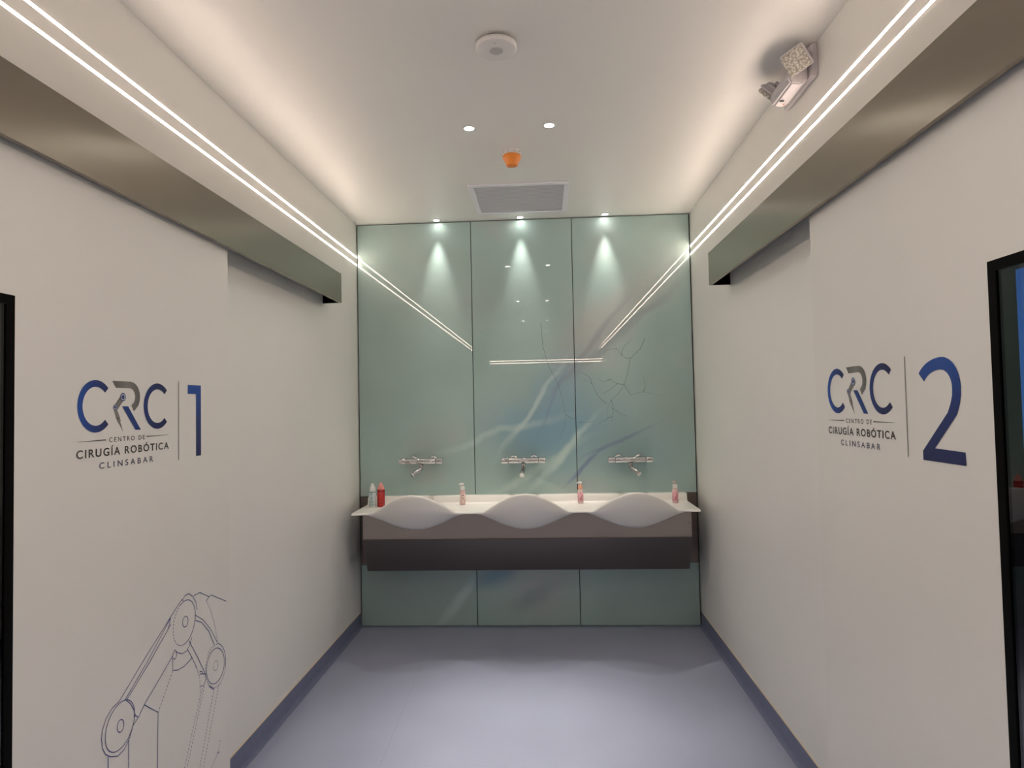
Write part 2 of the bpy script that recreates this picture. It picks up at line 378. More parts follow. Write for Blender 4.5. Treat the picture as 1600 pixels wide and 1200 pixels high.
# ------------------------------------------------------------------ triple scrub sink
CX = [-.826, -.140, .524]; SX0, SX1 = -1.212, .905; ZC = .832
def bump(x, hw, p):
    best = 0
    for c in CX:
        u = abs(x-c)/hw
        if u < 1: best = max(best, (.5+.5*math.cos(PI*u))**p)
    return best
def sm(a, b, x):
    t = min(1, max(0, (x-a)/(b-a))); return t*t*(3-2*t)
def sect(x):
    br = bump(x, .262, .60); bb = bump(x, .305, .62); bp = bump(x, .29, .8)
    e = min(1, min(x-SX0, SX1-x)/.10)                     # flat ears at both ends
    yf = 3.905-.105*bp - (.02*(1-sm(0, 1, e)))
    zr = ZC+.119*br; zb = ZC-.013-.100*bb
    basin = bump(x, .27, .6)
    P = [(4.325, ZC-.012), (4.325, .878), (4.322, .880), (4.262, .880), (4.258, .877), (4.252, ZC+.012), (4.246, ZC+.003), (4.238, ZC)]
    y0, y1 = 4.238, yf+.016
    for k in range(1, 22):
        t = k/22; y = y0+(y1-y0)*t
        dep = .10*basin*sm(.10, .38, t)*(1-sm(.62, .93, t))
        z = ZC-dep+(zr-ZC)*sm(.60, 1.0, t)**1.3
        P.append((y, z))
    P += [(yf+.015, zr-.0005), (yf+.010, zr), (yf+.005, zr-.0015), (yf+.001, zr-.005), (yf-.001, zr-.0105)]
    for k in range(1, 12):                                # outer skirt, a gentle belly tucking under
        t = k/12
        P.append((yf+.13*bb*t**1.8 - .006*math.sin(PI*t)*bb, zr-.011+(zb-zr+.011)*t))
    P += [(yf+.13*bb+.004, zb), (yf+.13*bb+.03, zb-.0)]
    P.append((4.27, min(zb, ZC-.012))); P.append((4.30, ZC-.012-(.075*bb)))
    return P
bm = B(); rings = []; NX = 300
for i in range(NX+1):
    x = SX0+(SX1-SX0)*i/NX
    rings.append([bm.verts.new((x, y, z)) for y, z in sect(x)])
n = len(rings[0])
for a, b in zip(rings, rings[1:]):
    for k in range(n):
        f = bm.faces.new((a[k], a[(k+1) % n], b[(k+1) % n], b[k])); f.smooth = True
bm.faces.new(rings[0]); bm.faces.new(rings[-1])
t = thing('scrub_sink', 'white triple scrub sink with wavy raised rims against the glass wall', 'sink', (-.15, 4.3, ZC))
s = obj('basin', bm, m_sink, t)
es = s.modifiers.new('edge', 'EDGE_SPLIT'); es.split_angle = math.radians(50)
for c in CX:
    bm = B(); lathe(bm, [(.001, ZC-.0975), (.024, ZC-.0975), (.026, ZC-.096), (.026, ZC-.101)], (c, 4.06, 0)); obj('drain', bm, m_chrome, t)
# stainless apron below it
AX0, AX1 = -1.165, .868
def under(x): return ZC-.013-.100*bump(x, .305, .62)-.003
bm = B(); top = []; NN = 160
fr = []; 
for i in range(NN+1):
    x = AX0+(AX1-AX0)*i/NN
    fr.append([bm.verts.new(p) for p in ((x, 3.985, under(x)), (x, 3.97, under(x)), (x, 3.97, .655), (x, 3.985, .655))])
for a, b in zip(fr, fr[1:]):
    for k in range(4): bm.faces.new((a[k], a[(k+1) % 4], b[(k+1) % 4], b[k]))
bm.faces.new(fr[0]); bm.faces.new(fr[-1])
ap = thing('sink_apron', 'dark stainless steel apron panel hung below the white sink', 'apron', (-.15, 4.3, .44))
obj('upper_plate', bm, m_steel4, ap)
bm = B()
a = [(3.955, .6545), (4.062, .438), (YG-.001, .438), (YG-.001, .6545)]
q = [[bm.verts.new((x, y, z)) for y, z in a] for x in (AX0, AX1)]
for k in range(4): bm.faces.new((q[0][k], q[0][(k+1) % 4], q[1][(k+1) % 4], q[1][k]))
bm.faces.new(q[0]); bm.faces.new(q[1])
obj('sloped_trough', bm, m_steel2, ap)
for x in (AX0+.01, AX1-.025):
    bm = B(); box(bm, x, x+.015, 3.9855, YG-.001, .655, .805); obj('side_plate', bm, m_steel2, ap)
for x, y, z in ((AX0+.02, 3.969, .79), (AX1-.02, 3.969, .785)):
    bm = B(); lathe(bm, [(.004, 0), (.0035, -.002), (.001, -.0025)], (x, y+.001, z-.045), 12, axis='y'); obj('screw', bm, m_chrome2, ap)

# ------------------------------------------------------------------ wall mixer taps
def mixer(loc, swing, label):
    t = thing('mixer_tap', label, 'tap', loc, 'wall mixer taps over the sinks')
    x, y, z = loc; yb = y-.095
    bm = B(); lathe(bm, [(.0185, -.098), (.0205, -.096), (.0205, .096), (.0185, .098)], (x, yb, z), 32, axis='x'); obj('valve_body', bm, m_chrome, t)
    for s in (-1, 1):
        bm = B(); lathe(bm, [(.016, s*.0985), (.0205, s*.101), (.0215, s*.106), (.0215, s*.142), (.019, s*.1465), (.004, s*.147)], (x, yb, z), 32, axis='x')
        k = obj('control_knob', bm, m_chrome, t)
        bm = B(); box(bm, x+s*.108-.003, x+s*.108+.026, yb-.0245, yb-.021, z-.004, z+.004, bev=.0015); obj('stop_button', bm, m_chrome2, k)
        bm = B(); lathe(bm, [(.030, 0), (.030, -.006), (.026, -.013), (.017, -.016), (.017, -.03), (.021, -.032), (.021, -.05), (.015, -.053), (.015, -.078)], (x+s*.068, y, z), 28, axis='y'); obj('wall_union', bm, m_chrome, t)
    bm = B()
    lathe(bm, [(.016, -.018), (.016, -.034), (.013, -.036), (.013, -.046), (.004, -.047)], (x, yb, z), 24)
    ob = obj('outlet_collar', bm, m_chrome2, t)
    bm = B(); ca, sa = math.cos(swing), math.sin(swing); pts = []
    for k in range(12):
        a = k/11; fwd = .062*a**1.2; dz = -.044-.030*math.sin(a*PI/2)**.8-.010*max(0, a-.75)*4
        pts.append((x+sa*fwd, yb-ca*fwd, z+dz))
    tube(bm, pts, .0135, 18); sp = obj('spout', bm, m_chrome2, t)
    bm = B(); d = (Vector(pts[-1])-Vector(pts[-3])).normalized(); e = Vector(pts[-1]); tube(bm, [e-d*.002, e+d*.012], .0155, 18); obj('nozzle', bm, m_chrome, sp)
    return t
mixer((-.842, YG-.0005, 1.118), -.85, 'chrome wall mixer tap above the left bowl, spout swung left')
mixer((-.160, YG-.0005, 1.113), -.12, 'chrome wall mixer tap above the middle bowl, spout pointing forward')
mixer((.541, YG-.0005, 1.107), .75, 'chrome wall mixer tap above the right bowl, spout swung right')

# ------------------------------------------------------------------ bottles on the sink
def pump(loc, label, mb, ml, mc, mh, ink, head=-1):
    t = thing('pump_bottle', label, 'bottle', loc, 'pump bottles on the sink'); x, y, z = loc
    bm = B(); lathe(bm, [(.0165, 0), (.0185, .003), (.0185, .084), (.0165, .090), (.011, .093)], loc); obj('bottle_body', bm, mb, t)
    bm = B(); lathe(bm, [(.0188, .012), (.0188, .072)], loc); lb = obj('label_sleeve', bm, ml, t)
    bm = B()
    for k in range(6):
        aa = random.uniform(-.5, .7)-PI/2; zz = z+.02+random.random()*.045; ww = random.uniform(.15, .4)
        vs = [bm.verts.new((x+.0191*math.cos(aa+i*ww/4), y+.0191*math.sin(aa+i*ww/4), zz+j*.006)) for j in (0, 1) for i in range(5)]
        for i in range(4): bm.faces.new((vs[i], vs[i+1], vs[i+6], vs[i+5]))
    obj('label_print', bm, ink, lb)
    bm = B(); lathe(bm, [(.0150, .0935), (.0155, .095), (.0150, .117), (.011, .119)], loc); obj('collar', bm, mc, t)
    bm = B(); lathe(bm, [(.005, .1195), (.005, .128)], loc, 16); lathe(bm, [(.010, .128), (.011, .131), (.010, .138), (.004, .140)], loc, 20)
    tube(bm, [(x, y, z+.135), (x+head*.012, y-.006, z+.135), (x+head*.022, y-.011, z+.131)], [.005, .0045, .0035], 12)
    obj('pump_head', bm, mh, t)
    return t
ZS = ZC+.0005
pump((-.565, 4.205, ZS), 'pale pink pump bottle between left and middle bowls with dark mark', m_pinkb, mat('blush_label', (.82,.62,.58), .45), m_white, m_white, m_ink)
pump((.208, 4.195, ZS), 'pump bottle with peach collar between middle and right bowls', mat('cream_pink_bottle', (.82,.66,.62), .3), m_pinkl, m_peach, m_white, m_mag)
pump((.812, 4.165, ZS), 'pink pump bottle on the right end of the sink with magenta label', m_pinkb, mat('rose_label', (.78,.38,.44), .45), m_white, mat('dusky_pump', (.62,.50,.46), .4), m_mag)
def squeeze(loc, label, mb, ml, mc, mr, ink, hgt=.118, rad=.0235):
    t = thing('antiseptic_bottle', label, 'bottle', loc, 'antiseptic bottles at the left sink end'); x, y, z = loc
    bm = B(); lathe(bm, [(rad-.003, 0), (rad, .003), (rad, hgt-.014), (rad-.002, hgt-.009), (.014, hgt)], loc); obj('bottle_body', bm, mb, t)
    bm = B(); lathe(bm, [(rad+.0003, .010), (rad+.0003, hgt-.024)], loc); lb = obj('label_sleeve', bm, ml, t)
    bm = B()
    for zz, h2, wd in ((.012, .006, 1.2), (.03, .012, .5), (.05, .02, .35), (.08, .012, .6)):
        r_ = rad+.0006; aa = -PI/2-wd/2
        vs = [bm.verts.new((x+r_*math.cos(aa+i*wd/6), y+r_*math.sin(aa+i*wd/6), z+zz+j*h2)) for j in (0, 1) for i in range(7)]
        for i in range(6): bm.faces.new((vs[i], vs[i+1], vs[i+8], vs[i+7]))
    obj('label_print', bm, ink, lb)
    bm = B(); lathe(bm, [(rad+.0004, hgt-.022), (rad+.0004, hgt-.017)], loc); obj('neck_band', bm, mr, t)
    bm = B(); lathe(bm, [(rad-.002, hgt-.010), (rad-.004, hgt+.002), (.0165, hgt+.012), (.0155, hgt+.018), (.0095, hgt+.0185), (.0095, hgt+.032), (.007, hgt+.034)], loc); obj('cap', bm, mc, t)
    return t
squeeze((-1.150, 4.145, ZS), 'white antiseptic bottle with teal label at left end of sink', m_blueb, mat('ice_label', (.55,.62,.64), .4), m_white, m_teald, m_teal)
squeeze((-1.098, 4.160, ZS), 'red antiseptic bottle with coral cap beside the white bottle', m_red, mat('crimson_label', (.44,.02,.02), .35), m_redcap, m_redd, mat('bright_red_print', (.6,.04,.03), .4), .121, .025)

# ------------------------------------------------------------------ sliding doors, one on each side
def px_poly(bm, pts, f, t0=.0004, t1=.0009, mi=0):
    """flat vinyl: polygon in door (u,v) -> world by f(u,v,out)"""
    a = [bm.verts.new(f(u, v, t1)) for u, v in pts]
    fc = bm.faces.new(a); fc.material_index = mi
    return fc
def quadstrip(bm, A, Bp, f, t=.0009):
    va = [bm.verts.new(f(*p, t)) for p in A]; vb = [bm.verts.new(f(*p, t)) for p in Bp]
    for i in range(len(A)-1): bm.faces.new((va[i], va[i+1], vb[i+1], vb[i]))
def arc_pts(cx, cz, rx, rz, a0, a1, n=40):
    return [(cx+rx*math.cos(math.radians(a0+(a1-a0)*i/n)), cz+rz*math.sin(math.radians(a0+(a1-a0)*i/n))) for i in range(n+1)]
def lineseg(bm, pts, wd, f, t=.0009):
    n = len(pts); L = []; R_ = []
    for i, p in enumerate(pts):
        a = pts[max(i-1, 0)]; b = pts[min(i+1, n-1)]; d = Vector((b[0]-a[0], b[1]-a[1]))
        if d.length < 1e-7: d = Vector((1, 0))
        d.normalize(); q = wd/2 if not isinstance(wd, (list, tuple)) else wd[i]/2
        L.append((p[0]-d.y*q, p[1]+d.x*q)); R_.append((p[0]+d.y*q, p[1]-d.x*q))
    quadstrip(bm, L, R_, f, t)
def text_mesh(name, body, x0, x1, z0, z1, f, m, parent, spacing=1.15, bold=0):
    cu = bpy.data.curves.new('tmp', 'FONT'); cu.body = body; cu.space_character = spacing; cu.offset = bold
    to = bpy.data.objects.new('tmp', cu); C.objects.link(to)
    dg = bpy.context.evaluated_depsgraph_get(); me = bpy.data.meshes.new_from_object(to.evaluated_get(dg))
    bpy.data.objects.remove(to); bpy.data.curves.remove(cu)
    bm = B(); bm.from_mesh(me); bpy.data.meshes.remove(me)
    X0 = min(v.co.x for v in bm.verts); X1 = max(v.co.x for v in bm.verts)
    cap = .729                                             # cap height of the built-in face
    for v in bm.verts:
        u = x0+(v.co.x-X0)/(X1-X0)*(x1-x0); q = z0+v.co.y/cap*(z1-z0)
        v.co = Vector(f(u, q, .0009))
    return obj(name, bm, m, parent)
def logo(f, y0, sgn, parent):
    lg = bpy.data.objects.new('logo', None); C.objects.link(lg); lg.parent = parent
    lg['label'] = 'blue and grey clinic logo lettering'
    y = lambda u: y0+sgn*u
    gc1 = grad('letter_gradient', 1, [(y(0), ROYAL), (y(.06), (.012,.04,.22)), (y(.13), NAVY)])
    gc2 = grad('letter_gradient', 1, [(y(.29), (.012,.035,.19)), (y(.35), (.012,.02,.11)), (y(.41), NAVY)])
    gr = grad('silver_gradient', 1, [(y(.14), (.10,.095,.09)), (y(.20), (.24,.23,.215)), (y(.27), (.13,.125,.115))])
    for nm, cx, g in (('first_letter_c', .0735, gc1), ('second_letter_c', .3575, gc2)):
        bm = B(); quadstrip(bm, arc_pts(cx, .137, .0715, .0735, 45, 315, 60), arc_pts(cx, .137, .052, .0545, 45, 315, 60), f); obj('letter_c', bm, g, lg)
    # R: silver bowl
    bm = B()
    out_ = [(.142, .211), (.190, .2113), (.222, .2113)] + arc_pts(.222, .1655, .0455, .0455, 85, -38, 24) + [(.238, .121)]
    inn = [(.157, .191), (.190, .1915), (.218, .1915)] + arc_pts(.218, .165, .0265, .0265, 85, -38, 24) + [(.2265, .139)]
    quadstrip(bm, out_, inn, f); obj('letter_r_bowl', bm, gr, lg)
    bm = B(); px_poly(bm, [(.184, .1365), (.2115, .1365), (.2715, .064), (.2455, .0645)], f); obj('letter_r_leg', bm, m_blue1, lg)
    # little robot arm
    bm = B(); px_poly(bm, [(.181, .171), (.193, .157), (.163, .126), (.149, .138)], f); px_poly(bm, [(.1445, .134), (.160, .130), (.174, .104), (.159, .098)], f)
    px_poly(bm, [(.160, .097), (.173, .103), (.178, .093), (.168, .086)], f); px_poly(bm, [(.168, .088), (.176, .090), (.188, .061)], f)
    ra = obj('robot_arm_emblem', bm, m_silver, lg)
    bm = B()
    for cx, cz, r_ in ((.187, .164, .0125), (.1515, .134, .0082)):
        px_poly(bm, arc_pts(cx, cz, r_*.5, r_*.5, 0, 345, 23), f, t1=.0016)
        quadstrip(bm, arc_pts(cx, cz, r_, r_, 0, 360, 32), arc_pts(cx, cz, r_*.78, r_*.78, 0, 360, 32), f, .0016)
    obj('joint_rings', bm, m_blue1, ra)
    bm = B()
    for cx, cz, r_ in ((.187, .164, .0125), (.1515, .134, .0082)): px_poly(bm, arc_pts(cx, cz, r_*.97, r_*.97, 0, 345, 23), f, t1=.0013)
    obj('joint_disc', bm, mat('pale_print', (.55,.56,.60), .5), ra)
    bm = B(); lineseg(bm, [(.172, .1575), (.158, .1435)], .0014, f, .0014); lineseg(bm, [(.182, .153), (.165, .136)], .0012, f, .0014); lineseg(bm, [(.160, .100), (.172, .103)], .003, f, .0014)
    obj('arm_lines', bm, m_grey, ra)
    bm = B(); lineseg(bm, [(.003, .0405), (.05, .0405), (.114, .0405)], [.0006, .0016, .0030], f); lineseg(bm, [(.300, .0415), (.36, .0415), (.417, .0415)], [.0030, .0018, .0006], f)
    obj('rule_line', bm, m_grey, lg)
    text_mesh('lettering_centro_de', 'CENTRO DE', .128, .291, .0335, .0475, f, m_grey, lg, 1.5, .004)
    text_mesh('lettering_cirugia_robotica', 'CIRUGÍA ROBÓTICA', -.001, .418, -.0045, .0185, f, m_grey, lg, 1.25, .018)
    text_mesh('lettering_name', 'CLINSABAR', .087, .334, -.0395, -.0215, f, m_txt2, lg, 1.6, .012)
    bm = B(); lineseg(bm, [(.4765, .221), (.4755, -.048)], .0042, f); obj('divider_bar', bm, m_silver, lg)
    return lg
def door(idx, xw, s, y0, y1, wy0, wy1):
    """xw wall face, s=+1 when the room is on the +x side of that wall"""
    d = bpy.data.objects.new('door_%d' % idx, None); C.objects.link(d); d['kind'] = 'structure'
    d.location = (xw+s*.02, (y0+y1)/2, 0)
    xb = xw+s*.080; xi = xw+s*.024
    bm = B(); wz0, wz1 = .40, 1.7495
    X0, X1 = sorted((xi+s*.016, xb))
    box(bm, X0, X1, wy1, y1, .012, 2.15); box(bm, X0, X1, y0, wy0, .012, 2.15)
    box(bm, X0, X1, wy0, wy1, wz1, 2.15); box(bm, X0, X1, wy0, wy1, .012, wz0)
    obj('door_leaf', bm, m_leaf, d)
    X0, X1 = sorted((xi+s*.0155, xb+s*.002)); fw_ = .023
    bm = B()
    box(bm, X0, X1, wy1-fw_, wy1, wz0, wz1); box(bm, X0, X1, wy0, wy0+fw_, wz0, wz1)
    box(bm, X0, X1, wy0+fw_, wy1-fw_, wz1-.022, wz1); box(bm, X0, X1, wy0+fw_, wy1-fw_, wz0, wz0+fw_)
    wf = obj('window_frame', bm, m_black, d)
    bm = B(); X0, X1 = sorted((xb-s*.007, xb-s*.001)); box(bm, X0, X1, wy0+fw_, wy1-fw_, wz0+fw_, wz1-.022); obj('window_pane', bm, m_glass, wf)
    return d, xb
d1, xb1 = door(1, XL, 1, .30, 2.3717, .78, 1.390)
d2, xb2 = door(2, XR, -1, .24, 2.2145, .76, 1.353)
K1, K2 = .9604, .948       # size of the printed artwork on each door
f1 = lambda u, v, o: (xb1+o, (1.65+u)*K1, CAM_Z+(1.36+v-CAM_Z)*K1)
f2 = lambda u, v, o: (xb2-o, (2.2385-u)*K2, CAM_Z+(1.3645+v-CAM_Z)*K2)
logo(f1, 1.65*K1, K1, d1); logo(f2, 2.2385*K2, -K2, d2)
bm = B(); px_poly(bm, [(.532, .2115), (.6175, .2115), (.617, -.0425), (.585, -.0425), (.5855, .180), (.532, .180)], f1); obj('digit_one', bm, m_gz, d1, label='large blue number one')
# digit two, drawn as a stroke
bm = B(); g = lambda u, v, o: f2(u-.0125, v-.0045, o)
outer = arc_pts(.645, .136, .111, .076, 148, 90, 20) + arc_pts(.645, .136, .072, .076, 90, 0, 24)[1:] + [(.7165, .120), (.711, .098), (.699, .073), (.608, -.0125)]
inner = arc_pts(.641, .136, .074, .0455, 156, 90, 20) + arc_pts(.641, .136, .0435, .0455, 90, 0, 24)[1:] + [(.6835, .118), (.676, .098), (.664, .077), (.5565, -.022)]
k = len(outer)
quadstrip(bm, outer, inner, g)
px_poly(bm, [(.5565, -.022), (.608, -.0125), (.7235, -.0145), (.7245, -.0455), (.5565, -.0455)], g)
obj('digit_two', bm, m_gz, d2, label='large blue number two')
ART = [
 (0,[(2.1496,0.6796),(2.1557,0.6795),(2.1619,0.68),(2.168,0.6811),(2.1741,0.6828),(2.1801,0.6851),(2.1859,0.688),(2.1915,0.6915),(2.1968,0.6955),(2.2017,0.7),(2.2063,0.705),(2.2105,0.7104),(2.2143,0.7162),(2.2175,0.7223),(2.2202,0.7287),(2.2224,0.7353),(2.224,0.7421),(2.225,0.7489),(2.2254,0.7558),(2.2253,0.7627),(2.2245,0.7695),(2.2231,0.7761),(2.2211,0.7825),(2.2186,0.7886),(2.2156,0.7944),(2.212,0.7999),(2.208,0.8049),(2.2035,0.8094),(2.1987,0.8134),(2.1935,0.8169),(2.188,0.8198),(2.1823,0.8221),(2.1763,0.8238),(2.1703,0.8249),(2.1641,0.8254),(2.1579,0.8252),(2.1518,0.8245),(2.1457,0.8231),(2.1397,0.8212),(2.1339,0.8187)]),
 (1,[(2.1339,0.8187),(2.1296,0.8164),(2.1255,0.8139),(2.1216,0.811),(2.1178,0.8079),(2.1142,0.8046),(2.1109,0.801),(2.1077,0.7972),(2.1048,0.7932),(2.1021,0.789),(2.0997,0.7846),(2.0976,0.7801),(2.0958,0.7755),(2.0942,0.7708),(2.0929,0.766),(2.0919,0.7612),(2.0913,0.7563),(2.0909,0.7514),(2.0908,0.7465),(2.091,0.7416),(2.0916,0.7368),(2.0924,0.732),(2.0935,0.7273),(2.095,0.7228),(2.0967,0.7184),(2.0987,0.7141),(2.1009,0.71),(2.1035,0.7061),(2.1063,0.7024),(2.1093,0.6989),(2.1125,0.6957),(2.116,0.6927),(2.1197,0.69),(2.1235,0.6875),(2.1276,0.6854),(2.1317,0.6836),(2.136,0.6821),(2.1405,0.6809),(2.145,0.6801),(2.1496,0.6796)]),
 (0,[(2.142,0.831),(2.1614,0.8432),(2.1841,0.8431),(2.2112,0.8252),(2.2306,0.7986),(2.2377,0.771)]),
 (0,[(2.0991,0.6815),(2.1175,0.6649),(2.144,0.6515),(2.1702,0.6513),(2.1901,0.6647),(2.2033,0.6848)]),
 (0,[(2.1796,0.7482),(2.18,0.751),(2.18,0.7539),(2.1795,0.7569),(2.1786,0.7597),(2.1773,0.7624),(2.1757,0.7648),(2.1736,0.767),(2.1714,0.7688),(2.1689,0.7702),(2.1662,0.7712),(2.1635,0.7717),(2.1607,0.7718),(2.1581,0.7714),(2.1555,0.7705),(2.1532,0.7692),(2.1511,0.7675),(2.1493,0.7655),(2.1478,0.7632),(2.1468,0.7606),(2.1462,0.7578),(2.146,0.755),(2.1462,0.7521),(2.1469,0.7493),(2.1479,0.7465),(2.1494,0.744),(2.1512,0.7417),(2.1533,0.7397),(2.1557,0.738),(2.1582,0.7368),(2.1609,0.736),(2.1637,0.7357),(2.1664,0.7358),(2.169,0.7364),(2.1715,0.7374),(2.1738,0.7389),(2.1758,0.7408),(2.1774,0.743),(2.1787,0.7455),(2.1796,0.7482)]),
 (0,[(1.8854,0.5421),(1.8892,0.5526),(1.8912,0.5636),(1.8914,0.5746),(1.8899,0.5854),(1.8866,0.5957),(1.8817,0.6052),(1.8753,0.6135),(1.8676,0.6206),(1.8589,0.6261),(1.8493,0.6301),(1.8392,0.6323),(1.8289,0.6328),(1.8185,0.6315),(1.8085,0.6286),(1.7989,0.6242),(1.7901,0.6183),(1.7823,0.6111),(1.7756,0.6029),(1.7702,0.5938),(1.7662,0.584),(1.7637,0.5739),(1.7628,0.5636),(1.7634,0.5534),(1.7655,0.5434),(1.7691,0.5341),(1.7742,0.5254),(1.7805,0.5178),(1.7881,0.5114),(1.7966,0.5062),(1.806,0.5026),(1.8159,0.5006),(1.8262,0.5002),(1.8365,0.5016),(1.8467,0.5047),(1.8564,0.5094),(1.8654,0.5157),(1.8733,0.5233),(1.8801,0.5322),(1.8854,0.5421)]),
 (0,[(1.8227,0.6383),(1.7919,0.6334),(1.7667,0.6163),(1.7524,0.5923),(1.748,0.5682),(1.7526,0.5395),(1.7643,0.5179),(1.7854,0.4998),(1.816,0.4852),(1.844,0.489),(1.8692,0.5107),(1.8839,0.5386)]),
 (0,[(1.8418,0.5584),(1.8423,0.5611),(1.8424,0.5639),(1.8422,0.5668),(1.8415,0.5696),(1.8405,0.5723),(1.8392,0.5749),(1.8375,0.5771),(1.8357,0.5791),(1.8336,0.5807),(1.8313,0.5819),(1.829,0.5827),(1.8267,0.583),(1.8243,0.5829),(1.8221,0.5823),(1.82,0.5812),(1.8182,0.5798),(1.8165,0.578),(1.8152,0.5759),(1.8142,0.5735),(1.8135,0.5709),(1.8132,0.5681),(1.8133,0.5653),(1.8138,0.5625),(1.8146,0.5598),(1.8157,0.5572),(1.8172,0.5548),(1.8189,0.5526),(1.8208,0.5508),(1.823,0.5494),(1.8253,0.5484),(1.8276,0.5478),(1.8299,0.5477),(1.8322,0.548),(1.8344,0.5488),(1.8364,0.55),(1.8382,0.5516),(1.8397,0.5536),(1.841,0.5558),(1.8418,0.5584)]),
 (0,[(2.3779,0.4589),(2.383,0.4596),(2.3879,0.4608),(2.3926,0.4623),(2.3972,0.4643),(2.4015,0.4667),(2.4056,0.4694),(2.4095,0.4725),(2.413,0.476),(2.4161,0.4798),(2.419,0.4839),(2.4214,0.4882),(2.4234,0.4928),(2.4251,0.4976),(2.4263,0.5026),(2.4271,0.5077),(2.4274,0.513),(2.4273,0.5183),(2.4267,0.5236),(2.4258,0.5289),(2.4244,0.5342),(2.4225,0.5395),(2.4203,0.5445),(2.4177,0.5495),(2.4147,0.5543),(2.4113,0.5588),(2.4077,0.5631),(2.4037,0.5671),(2.3995,0.5708),(2.395,0.5742),(2.3904,0.5773),(2.3855,0.58),(2.3805,0.5823),(2.3754,0.5842),(2.3703,0.5857),(2.3651,0.5868),(2.3599,0.5874),(2.3547,0.5877),(2.3496,0.5875),(2.3446,0.587)]),
 (0,[(2.3446,0.587),(2.3397,0.586),(2.335,0.5846),(2.3304,0.5828),(2.3261,0.5807),(2.322,0.5782),(2.3182,0.5754),(2.3147,0.5722),(2.3114,0.5687),(2.3085,0.565),(2.306,0.561),(2.3038,0.5568),(2.3019,0.5523),(2.3004,0.5477),(2.2994,0.543),(2.2987,0.5381),(2.2984,0.5331),(2.2985,0.5281),(2.299,0.523),(2.2999,0.518),(2.3012,0.513),(2.3028,0.508),(2.3048,0.5031),(2.3072,0.4984),(2.31,0.4937),(2.313,0.4893),(2.3164,0.4851),(2.3201,0.4811),(2.3241,0.4773),(2.3283,0.4739),(2.3327,0.4707),(2.3373,0.4679),(2.3421,0.4654),(2.3471,0.4633),(2.3521,0.4615),(2.3573,0.4602),(2.3624,0.4593),(2.3676,0.4587),(2.3728,0.4586),(2.3779,0.4589)]),
 (0,[(2.4323,0.4815),(2.4335,0.4849),(2.4346,0.4883),(2.4355,0.4919),(2.4363,0.4955),(2.4369,0.4992),(2.4373,0.5029),(2.4376,0.5067),(2.4377,0.5105),(2.4377,0.5143),(2.4375,0.5182),(2.4372,0.522),(2.4366,0.5259),(2.436,0.5298),(2.4351,0.5336),(2.4342,0.5374),(2.433,0.5412),(2.4317,0.5449),(2.4303,0.5486),(2.4287,0.5522),(2.427,0.5557),(2.4252,0.5592),(2.4232,0.5625),(2.4211,0.5658),(2.4189,0.569),(2.4166,0.572),(2.4141,0.575),(2.4116,0.5778),(2.409,0.5805),(2.4063,0.583),(2.4035,0.5854),(2.4006,0.5877),(2.3976,0.5898),(2.3946,0.5917),(2.3916,0.5935),(2.3885,0.5951),(2.3853,0.5966),(2.3821,0.5979),(2.3789,0.599),(2.3757,0.5999)]),
 (1,[(2.3718,0.6002),(2.3634,0.6019),(2.3551,0.6026),(2.347,0.6023),(2.3391,0.6009),(2.3316,0.5986),(2.3245,0.5952),(2.318,0.591),(2.3121,0.5859),(2.3069,0.58),(2.3024,0.5735),(2.2987,0.5663),(2.2959,0.5585),(2.2939,0.5504),(2.2928,0.5419),(2.2926,0.5331),(2.2932,0.5242),(2.2948,0.5153),(2.2972,0.5065),(2.3005,0.4978),(2.3046,0.4894),(2.3094,0.4815),(2.315,0.474),(2.3212,0.4671),(2.328,0.4608),(2.3352,0.4553),(2.3429,0.4507),(2.3509,0.4469),(2.3591,0.4441),(2.3675,0.4423),(2.3758,0.4416),(2.384,0.4418),(2.392,0.4432),(2.3997,0.4456),(2.407,0.449),(2.4137,0.4534),(2.4198,0.4588),(2.4252,0.465),(2.4297,0.4721),(2.4334,0.4798)]),
 (1,[(2.3798,0.517),(2.3801,0.5198),(2.3801,0.5226),(2.3796,0.5254),(2.3787,0.5282),(2.3774,0.5309),(2.3757,0.5333),(2.3737,0.5356),(2.3715,0.5375),(2.369,0.539),(2.3664,0.5401),(2.3638,0.5408),(2.3611,0.5411),(2.3585,0.5409),(2.3561,0.5403),(2.3538,0.5392),(2.3518,0.5377),(2.3501,0.5359),(2.3487,0.5337),(2.3478,0.5313),(2.3472,0.5287),(2.347,0.526),(2.3473,0.5232),(2.348,0.5204),(2.3491,0.5177),(2.3505,0.5151),(2.3523,0.5128),(2.3544,0.5107),(2.3567,0.509),(2.3592,0.5076),(2.3618,0.5066),(2.3645,0.5061),(2.3672,0.506),(2.3697,0.5064),(2.3721,0.5073),(2.3743,0.5085),(2.3762,0.5102),(2.3778,0.5122),(2.379,0.5145),(2.3798,0.517)]),
 (0,[(1.8227,0.6383),(1.9454,0.7184),(2.0722,0.7945),(2.142,0.8354),(2.1516,0.8281)]),
 (0,[(1.8475,0.6307),(1.9534,0.7005),(2.0767,0.7946)]),
 (0,[(1.8561,0.6282),(1.9614,0.6924),(2.0793,0.7738)]),
 (0,[(2.0767,0.7946),(2.0631,0.7611)]),
 (0,[(1.9374,0.5754),(2.0192,0.6237),(2.0871,0.666)]),
 (0,[(1.9374,0.5754),(1.9103,0.551),(1.8839,0.5386)]),
 (0,[(2.099,0.6799),(2.0899,0.6702),(2.0871,0.6582),(2.1008,0.6502),(2.1101,0.6571),(2.1083,0.6711)]),
 (0,[(2.0871,0.6566),(2.0878,0.6185),(2.1173,0.6075),(2.1553,0.6044),(2.2049,0.6149)]),
 (0,[(2.1751,0.6549),(2.2049,0.6138),(2.2333,0.5674)]),
